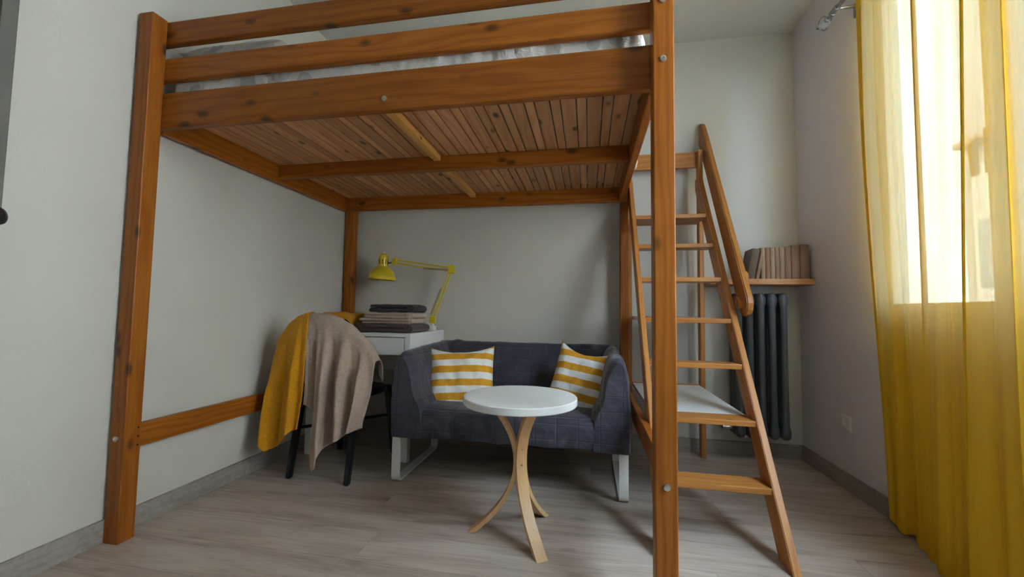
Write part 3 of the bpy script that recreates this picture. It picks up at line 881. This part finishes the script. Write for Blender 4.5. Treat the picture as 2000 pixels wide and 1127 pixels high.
bm = bmesh.new(); tube_pts(bm, [HC+Vector((.036, 0, .118)), E2+Vector((-.018, 0, -.008))], .006, 8)
finish('head_bracket', bm, M['spring'], lp, True)
bm = bmesh.new(); lathe(bm, [(0, -.03), (.014, -.028), (.022, -.012), (.02, .01), (.013, .035), (.013, .06), (0, .062)], HC+ax*.045, ax, 16)
finish('bulb', bm, M['white_metal'], lp, True)

# ================================================================== black chair with draped towels
ch = tag(empty('chair', (-1.39, 2.18, 0)), 'black metal chair draped with towels in front of the desk', 'chair')
BK = M['black']
cx = -1.392
def leg(p0, p1, w0=.038, w1=.030):
    p0, p1 = Vector(p0), Vector(p1)
    bm = bmesh.new()
    rows = []
    for p, w in ((p0, w0), (p1, w1)):
        rows.append([p+Vector((a*w/2, b*w/2, 0)) for a, b in ((-1, -1), (1, -1), (1, 1), (-1, 1))])
    grid_mesh(bm, rows, True, True)
    bmesh.ops.recalc_face_normals(bm, faces=bm.faces)
    bmesh.ops.bevel(bm, geom=list(bm.edges), offset=.006, segments=2, affect='EDGES')
    return finish('leg', bm, BK, ch)
leg((cx-.165, 2.06, .44), (-1.565, 1.985, 0)); leg((cx+.165, 2.06, .44), (-1.215, 1.968, 0))
leg((cx-.165, 2.40, .44), (-1.575, 2.46, 0)); leg((cx+.165, 2.40, .44), (-1.20, 2.46, 0))
bm = bmesh.new()
out_ = chaikin([Vector(p) for p in ((cx-.19, 2.04, 0), (cx+.19, 2.04, 0), (cx+.215, 2.43, 0), (cx-.215, 2.43, 0))], 3)
grid_mesh(bm, [[p+Vector((0, 0, .418)) for p in out_], [p+Vector((0, 0, .440)) for p in out_], [p*.985+Vector((cx*.015, 2.235*.015, .448)) for p in out_]], True, True)
finish('seat', bm, BK, ch, True, ang=35)
arch = [(-.175, .44), (-.178, .58), (-.172, .70), (-.150, .79), (-.10, .838), (-.03, .848), (.03, .848), (.10, .838), (.150, .79), (.172, .70), (.178, .58), (.175, .44)]
tube('back_frame', [(cx+a, 2.055-.03*sm(z, .44, .85), z) for a, z in arch], .013, BK, ch, 10)
bm = bmesh.new(); grid_mesh(bm, [[(cx+a, 2.052-.03*sm(z, .44, .85)+(.012 if abs(a) < .05 else 0), z) for a in (-.06, -.045, .045, .06)] for z in (.44, .6, .75, .846)])
bmesh.ops.solidify(bm, geom=bm.faces[:], thickness=.004)
finish('back_splat', bm, BK, ch)
tube('brace', [(cx-.18, 2.03, .25), (cx+.18, 2.44, .25)], .009, BK, ch, 8); tube('brace', [(cx+.18, 2.03, .25), (cx-.18, 2.44, .25)], .009, BK, ch, 8)

def drape(name, top, hem, label, mat, folds, seed, back=.30, amp=.020, nu=90, nv=60, ytop=2.012, group='towels draped over the chair back'):
    """towel hung over the chair's back: front fall shaped by its hem, short fall behind"""
    bm = bmesh.new(); rows = []
    nb = 16
    for j in range(-nb, nv+1):
        r = []
        for i in range(nu+1):
            u = i/nu
            T = interp(top, u); H = interp(hem, u)
            f = math.sin(u*folds*2*math.pi + seed + .6*math.sin(u*5+seed)) + .35*math.sin(u*folds*4.6*math.pi + seed*2)
            tx, ty, tz = T; hx, hy_, hz_ = H
            if j >= 0:
                t = j/nv
                x_ = tx+(hx-tx)*t + .006*math.sin(t*7+u*9+seed)*t
                z_ = tz+(hz_-tz)*t
                roll_ = 1-(1-min(1, t/.07))**2 if t < .07 else 1
                y_ = ty - .030*math.sqrt(max(0, roll_)) + (hy_-ty)*t - f*amp*sm(t, .03, .5)*(.75+.4*t)
                if t < .07: z_ = tz - (tz-z_)*(t/.07)**.6 * (1 if t > 0 else 0)
            else:
                t = -j/nb
                x_ = tx + .01*f*t
                z_ = tz - back*t**1.4
                y_ = ty + .045*math.sqrt(min(1, t*2.2)) + .03*t + f*amp*.5*t
            y_ += .004*mnoise.noise(Vector((x_*14+seed, z_*14, 0)))
            r.append(Vector((x_, y_, z_)))
        rows.append(r)
    grid_mesh(bm, rows)
    o = finish(name, bm, mat, None, True, ang=80)
    sd = o.modifiers.new('thickness', 'SOLIDIFY'); sd.thickness = .007; sd.offset = 0
    return tag(o, label, 'towel', group)
drape('towel', [(0, (-1.478, 2.005, .876)), (.12, (-1.44, 2.00, .878)), (.30, (-1.375, 2.00, .874)), (.48, (-1.31, 2.005, .855)), (.66, (-1.235, 2.012, .806)), (.83, (-1.163, 2.02, .738)), (1, (-1.088, 2.02, .636))],
      [(0, (-1.466, 1.975, .40)), (.10, (-1.415, 1.965, .365)), (.17, (-1.39, 1.955, .22)), (.24, (-1.362, 1.95, .083)), (.30, (-1.336, 1.95, .11)), (.36, (-1.322, 1.955, .196)), (.50, (-1.280, 1.96, .232)), (.62, (-1.232, 1.965, .248)),
       (.72, (-1.206, 1.975, .288)), (.86, (-1.175, 1.98, .284)), (1, (-1.146, 1.985, .290))],
      'beige terry towel hanging in soft folds over the chair back', M['t_beige'], 3.3, 2.2, back=.12, amp=.040)
drape('towel', [(0, (-1.705, 2.03, .63)), (.16, (-1.668, 2.02, .75)), (.36, (-1.603, 2.01, .826)), (.62, (-1.542, 2.0, .866)), (.85, (-1.50, 1.998, .880)), (1, (-1.470, 1.995, .885))],
      [(0, (-1.700, 1.965, .188)), (.10, (-1.672, 1.96, .152)), (.28, (-1.62, 1.955, .172)), (.50, (-1.567, 1.955, .205)), (.66, (-1.535, 1.955, .250)), (.80, (-1.516, 1.95, .268)), (1, (-1.474, 1.935, .280))],
      'mustard yellow terry towel hanging over the left of the chair back', M['t_yellow'], 1.9, .6, amp=.020, nu=70, back=.2)

# ================================================================== wall shelf, books
ws = board('wall_shelf', (.748, 2.725, 1.092), (1.337, 2.938, 1.127), M['shelf'], None, .003)
tag(ws, 'pale wooden wall shelf above the cast iron radiator', 'shelf')
def book(x, w, h, d, colr, label, lean=0, yb=2.755, k=0):
    o = empty('book', (x+w/2, yb+d/2, 1.127))
    tag(o, label, 'book', 'old brown books on the wall shelf')
    mt = M.get(('bk', k)) or plain('book_cover', tuple(c*.95 for c in colr), .8, noise_amt=.18, scale=9)
    M[('bk', k)] = mt
    bm = bmesh.new()
    rows = []
    for z in (0, h):       # rounded spine, two boards
        pts = []
        for a in range(9):
            t = a/8; pts.append((-w/2+w*t, -d/2 - .006*math.sin(math.pi*t)))
        pts += [(w/2, d/2), (w/2-.003, d/2), (w/2-.003, -d/2+.008), (-w/2+.003, -d/2+.008), (-w/2+.003, d/2), (-w/2, d/2)]
        rows.append([Vector((a, b_, z)) for a, b_ in pts])
    grid_mesh(bm, rows, True, True)
    c_ = finish_local('cover', bm, mt, o)
    bm = bmesh.new(); bm_box(bm, (-w/2+.003, -d/2+.008, .003), (w/2-.003, d/2-.004, h-.003)); finish_local('pages', bm, M['pages'], o)
    for zf in (.18, .34, .72, .86):
        bm = bmesh.new()
        rows = []
        for z in (h*zf-.0018, h*zf+.0018):
            rows.append([Vector((-w/2+w*a/8, -d/2-.0075*math.sin(math.pi*a/8)-.0006, z)) for a in range(9)] + [Vector((w/2, -d/2+.002, z)), Vector((-w/2, -d/2+.002, z))])
        grid_mesh(bm, rows, True, True); finish_local('spine_band', bm, mt, c_)
    if lean:
        o.rotation_euler = (0, R(lean), 0)
    return o
def finish_local(name, bm, mat, parent):
    bmesh.ops.recalc_face_normals(bm, faces=bm.faces)
    me = bpy.data.meshes.new(name); bm.to_mesh(me); bm.free(); me.materials.append(mat)
    o = bpy.data.objects.new(name, me); col.objects.link(o); o.parent = parent
    return o
bx = 1.054
specs = [(.024, .196, (.36, .25, .16), 'narrow tan book, first upright one after the leaning books'), (.026, .196, (.30, .165, .085), 'reddish brown book, second upright one on the wall shelf'),
         (.025, .197, (.37, .25, .15), 'tan book, third upright one on the wall shelf'), (.024, .198, (.29, .19, .12), 'brown book, fourth upright one on the wall shelf'),
         (.027, .199, (.33, .225, .145), 'light brown book, fifth upright one on the wall shelf'), (.035, .201, (.27, .16, .11), 'medium thick brown book, sixth upright one on the wall shelf'),
         (.046, .208, (.28, .17, .11), 'thick brown book second from the right wall on the shelf'), (.050, .211, (.24, .14, .10), 'thickest dark brown book beside the right wall on the shelf')]
for k, (w, h, cc, lb) in enumerate(specs):
    book(bx, w-.001, h, .135, cc, lb, k=k); bx += w+.0016
b1 = book(.978, .042, .188, .130, (.16, .115, .085), 'thick dark book leaning at the left end of the wall shelf', k=20)
b1.rotation_euler = (0, R(11), 0); b1.location.z += math.sin(R(11))*.021
b2 = book(1.0215, .018, .190, .130, (.36, .22, .14), 'thin tan book leaning against the first upright book', k=21)
b2.rotation_euler = (0, R(11), 0); b2.location.z += math.sin(R(11))*.009; b1.location.x -= .006

# ================================================================== radiator
rd = tag(empty('radiator', (1.06, 2.85, .15)), 'dark grey cast iron column radiator below the bookshelf', 'radiator')
def section(x, parent):
    bm = bmesh.new()
    for yy in (2.790, 2.852, 2.905):
        zs = [.150, .158, .175, .20, .235, .40, .62, .80, .955, .985, 1.012, 1.032, 1.042]
        rx = [.010, .022, .029, .030, .021, .0195, .0195, .0195, .021, .029, .029, .020, .010]
        ry = [.010, .020, .027, .028, .023, .022, .022, .022, .023, .027, .027, .020, .010]
        grid_mesh(bm, [[Vector((x+a_*math.cos(2*math.pi*q/14), yy+b_*math.sin(2*math.pi*q/14), z)) for q in range(14)] for z, a_, b_ in zip(zs, rx, ry)], True, True)
    for z in (.195, 1.0):
        tube_pts(bm, [(x, 2.79, z), (x, 2.905, z)], .019, 10)
        lathe(bm, [(0, -.0315), (.022, -.0315), (.022, .0315), (0, .0315)], (x, 2.852, z), (1, 0, 0), 14)
    return finish('section', bm, M['iron'], parent, True, ang=45)
s0 = section(.930, rd)
for k in range(1, 5):
    o = s0.copy(); col.objects.link(o); o.location.x += .0637*k
lathed('end_cap', [(0, .012), (.018, .012), (.022, 0), (.022, -.004)], (1.185+.0317, 2.852, .195), M['iron'], rd, (1, 0, 0), 12)
lathed('end_cap', [(0, .012), (.018, .012), (.022, 0), (.022, -.004)], (1.185+.0317, 2.852, 1.0), M['iron'], rd, (1, 0, 0), 12)
bm = bmesh.new(); tube_pts(bm, [(.898, 2.852, .195), (.855, 2.852, .195), (.845, 2.852, .195)], .012, 10); lathe(bm, [(0, -.02), (.018, -.02), (.02, .02), (0, .022)], (.865, 2.852, .195), (1, 0, 0), 10)
tube_pts(bm, [(.845, 2.852, .195), (.838, 2.86, .195), (.836, 2.935, .195)], .010, 10)
finish('valve', bm, M['steel'], rd, True)
lathed('valve_knob', [(0, .028), (.018, .026), (.021, .006), (.012, 0), (.010, -.02)], (.862, 2.852, .215), M['black'], rd, (0, -.4, .8), 14)

# ================================================================== wall outlet
ot = tag(empty('wall_outlet', (XR, 2.471, .346)), 'white wall outlet on the right wall beside the curtain', 'outlet')
bm = bmesh.new(); bm_box(bm, (XR-.010, 2.430, .305), (XR, 2.512, .387), .004, 2); finish('plate', bm, M['plastic'], ot, True)
lathed('socket_ring', [(.026, 0), (.026, .003), (.022, .003), (.021, -.006), (0, -.006)], (XR-.010, 2.471, .346), M['plastic'], ot, (-1, 0, 0), 24)
lathed('socket_well', [(0, .0045), (.010, .0045), (.010, .002)], (XR-.0065+.003, 2.471, .346), M['hole'], ot, (-1, 0, 0), 16)

# ================================================================== curtain rod and curtain
RXX, RZ = 1.252, 2.485
cr = tag(empty('curtain_rod', (RXX, 1.2, RZ)), 'metal curtain rod with a crystal finial above the yellow curtain', 'curtain rod')
tube('rod', [(RXX, -.75, RZ), (RXX, 2.335, RZ)], .010, M['dark_steel'], cr, 12)
lathed('finial_neck', [(.010, 0), (.015, .002), (.015, .016), (.009, .020), (.009, .045), (.013, .048), (.013, .056), (0, .058)], (RXX, 2.31, RZ), M['dark_steel'], cr, (0, 1, 0), 14)
bm = bmesh.new(); bmesh.ops.create_icosphere(bm, subdivisions=1, radius=.032); bmesh.ops.translate(bm, verts=bm.verts, vec=(RXX, 2.395, RZ))
fn = finish('crystal', bm, M['crystal'], cr)
for a in range(4):
    an = a*math.pi/2+.4
    pts = [(RXX+math.cos(an)*r_, 2.36+d_, RZ+math.sin(an)*r_) for r_, d_ in ((.010, 0), (.030, .014), (.036, .036), (.030, .058), (.008, .072))]
    tube('finial_wire', pts, .0028, M['dark_steel'], cr, 6)
for yy in (2.285, -.6):
    bm = bmesh.new()
    tube_pts(bm, [(RXX, yy, RZ), (XR-.004, yy, RZ+.004)], .0075, 10)
    bm_box(bm, (XR-.010, yy-.012, RZ-.055), (XR, yy+.012, RZ+.016), .002)
    lathe(bm, [(.010, -.014), (.016, -.014), (.016, .014), (.010, .014)], (RXX, yy, RZ), (0, 1, 0), 14)
    finish('bracket', bm, M['dark_steel'], cr, True)

ct = tag(empty('curtain', (1.25, 1.75, .02)), 'sheer yellow floor-length curtain hanging in front of the window', 'curtain')
bm = bmesh.new(); rows = []
YA, YZ = 2.150, 1.385
nu, nv = 420, 46
PLEATS = ((.030, .020, .024), (.17, .012, .007), (.30, .014, .010), (.455, .022, .034), (.60, .016, .012), (.770, .030, .044), (.83, .016, .014), (.93, .02, .03))
for j in range(nv+1):
    t = j/nv; z = 2.455 - t*(2.455-.012)
    r = []
    for i in range(nu+1):
        u = i/nu
        y_ = YA - (YA-YZ)*u
        gather = 1-.10*sm(t, .1, .9)
        w1 = math.sin(2*math.pi*(u*5.2+.12*math.sin(u*7)) + .5*t)
        x_ = 1.262 + .045*sm(t, .2, 1.)*(1-sm(u, .12, .55)) - .05*sm(u, .25, .8)*t + .013*w1*(.7+.5*t) + .004*math.sin(u*61+t*2)
        for u0, s_, k_ in PLEATS:
            q = (u-u0-.012*math.sin(t*2.3+u0*20))/s_; g = math.exp(-q*q)
            y_ += k_*q*g*(1-.35*t); x_ -= .55*k_*g
        y_ += .010*math.sin(t*4+u*7)*t
        zz = z + (.006*math.sin(u*31) + .005*math.sin(u*77) if j == nv else 0)
        r.append(Vector((min(x_, XR-.018), y_, zz)))
    rows.append(r)
grid_mesh(bm, rows)
finish('fabric', bm, M['curtain'], ct, True, ang=180)
bm = bmesh.new()
hem = rows[-1]
strip = [[p + Vector((-.0015, 0, .05)) for p in hem], [p + Vector((-.0015, 0, .002)) for p in hem]]
grid_mesh(bm, strip); finish('hem', bm, M['curtain'], ct, True, ang=180)
bm = bmesh.new()
grid_mesh(bm, [[p + Vector((-.0015, -.0005*q, 0)) for q, p in enumerate(r[:12])] for r in rows]); finish('side_hem', bm, M['curtain'], ct, True, ang=180)
for k in range(9):
    yy = YA-.05 - (YA-YZ-.08)*k/8
    pts = [(RXX+.017*math.cos(a), yy, RZ-.006+.017*math.sin(a)) for a in [2*math.pi*q/16 for q in range(16)]]
    tube('curtain_ring', pts, .002, M['dark_steel'], ct, 6, True)
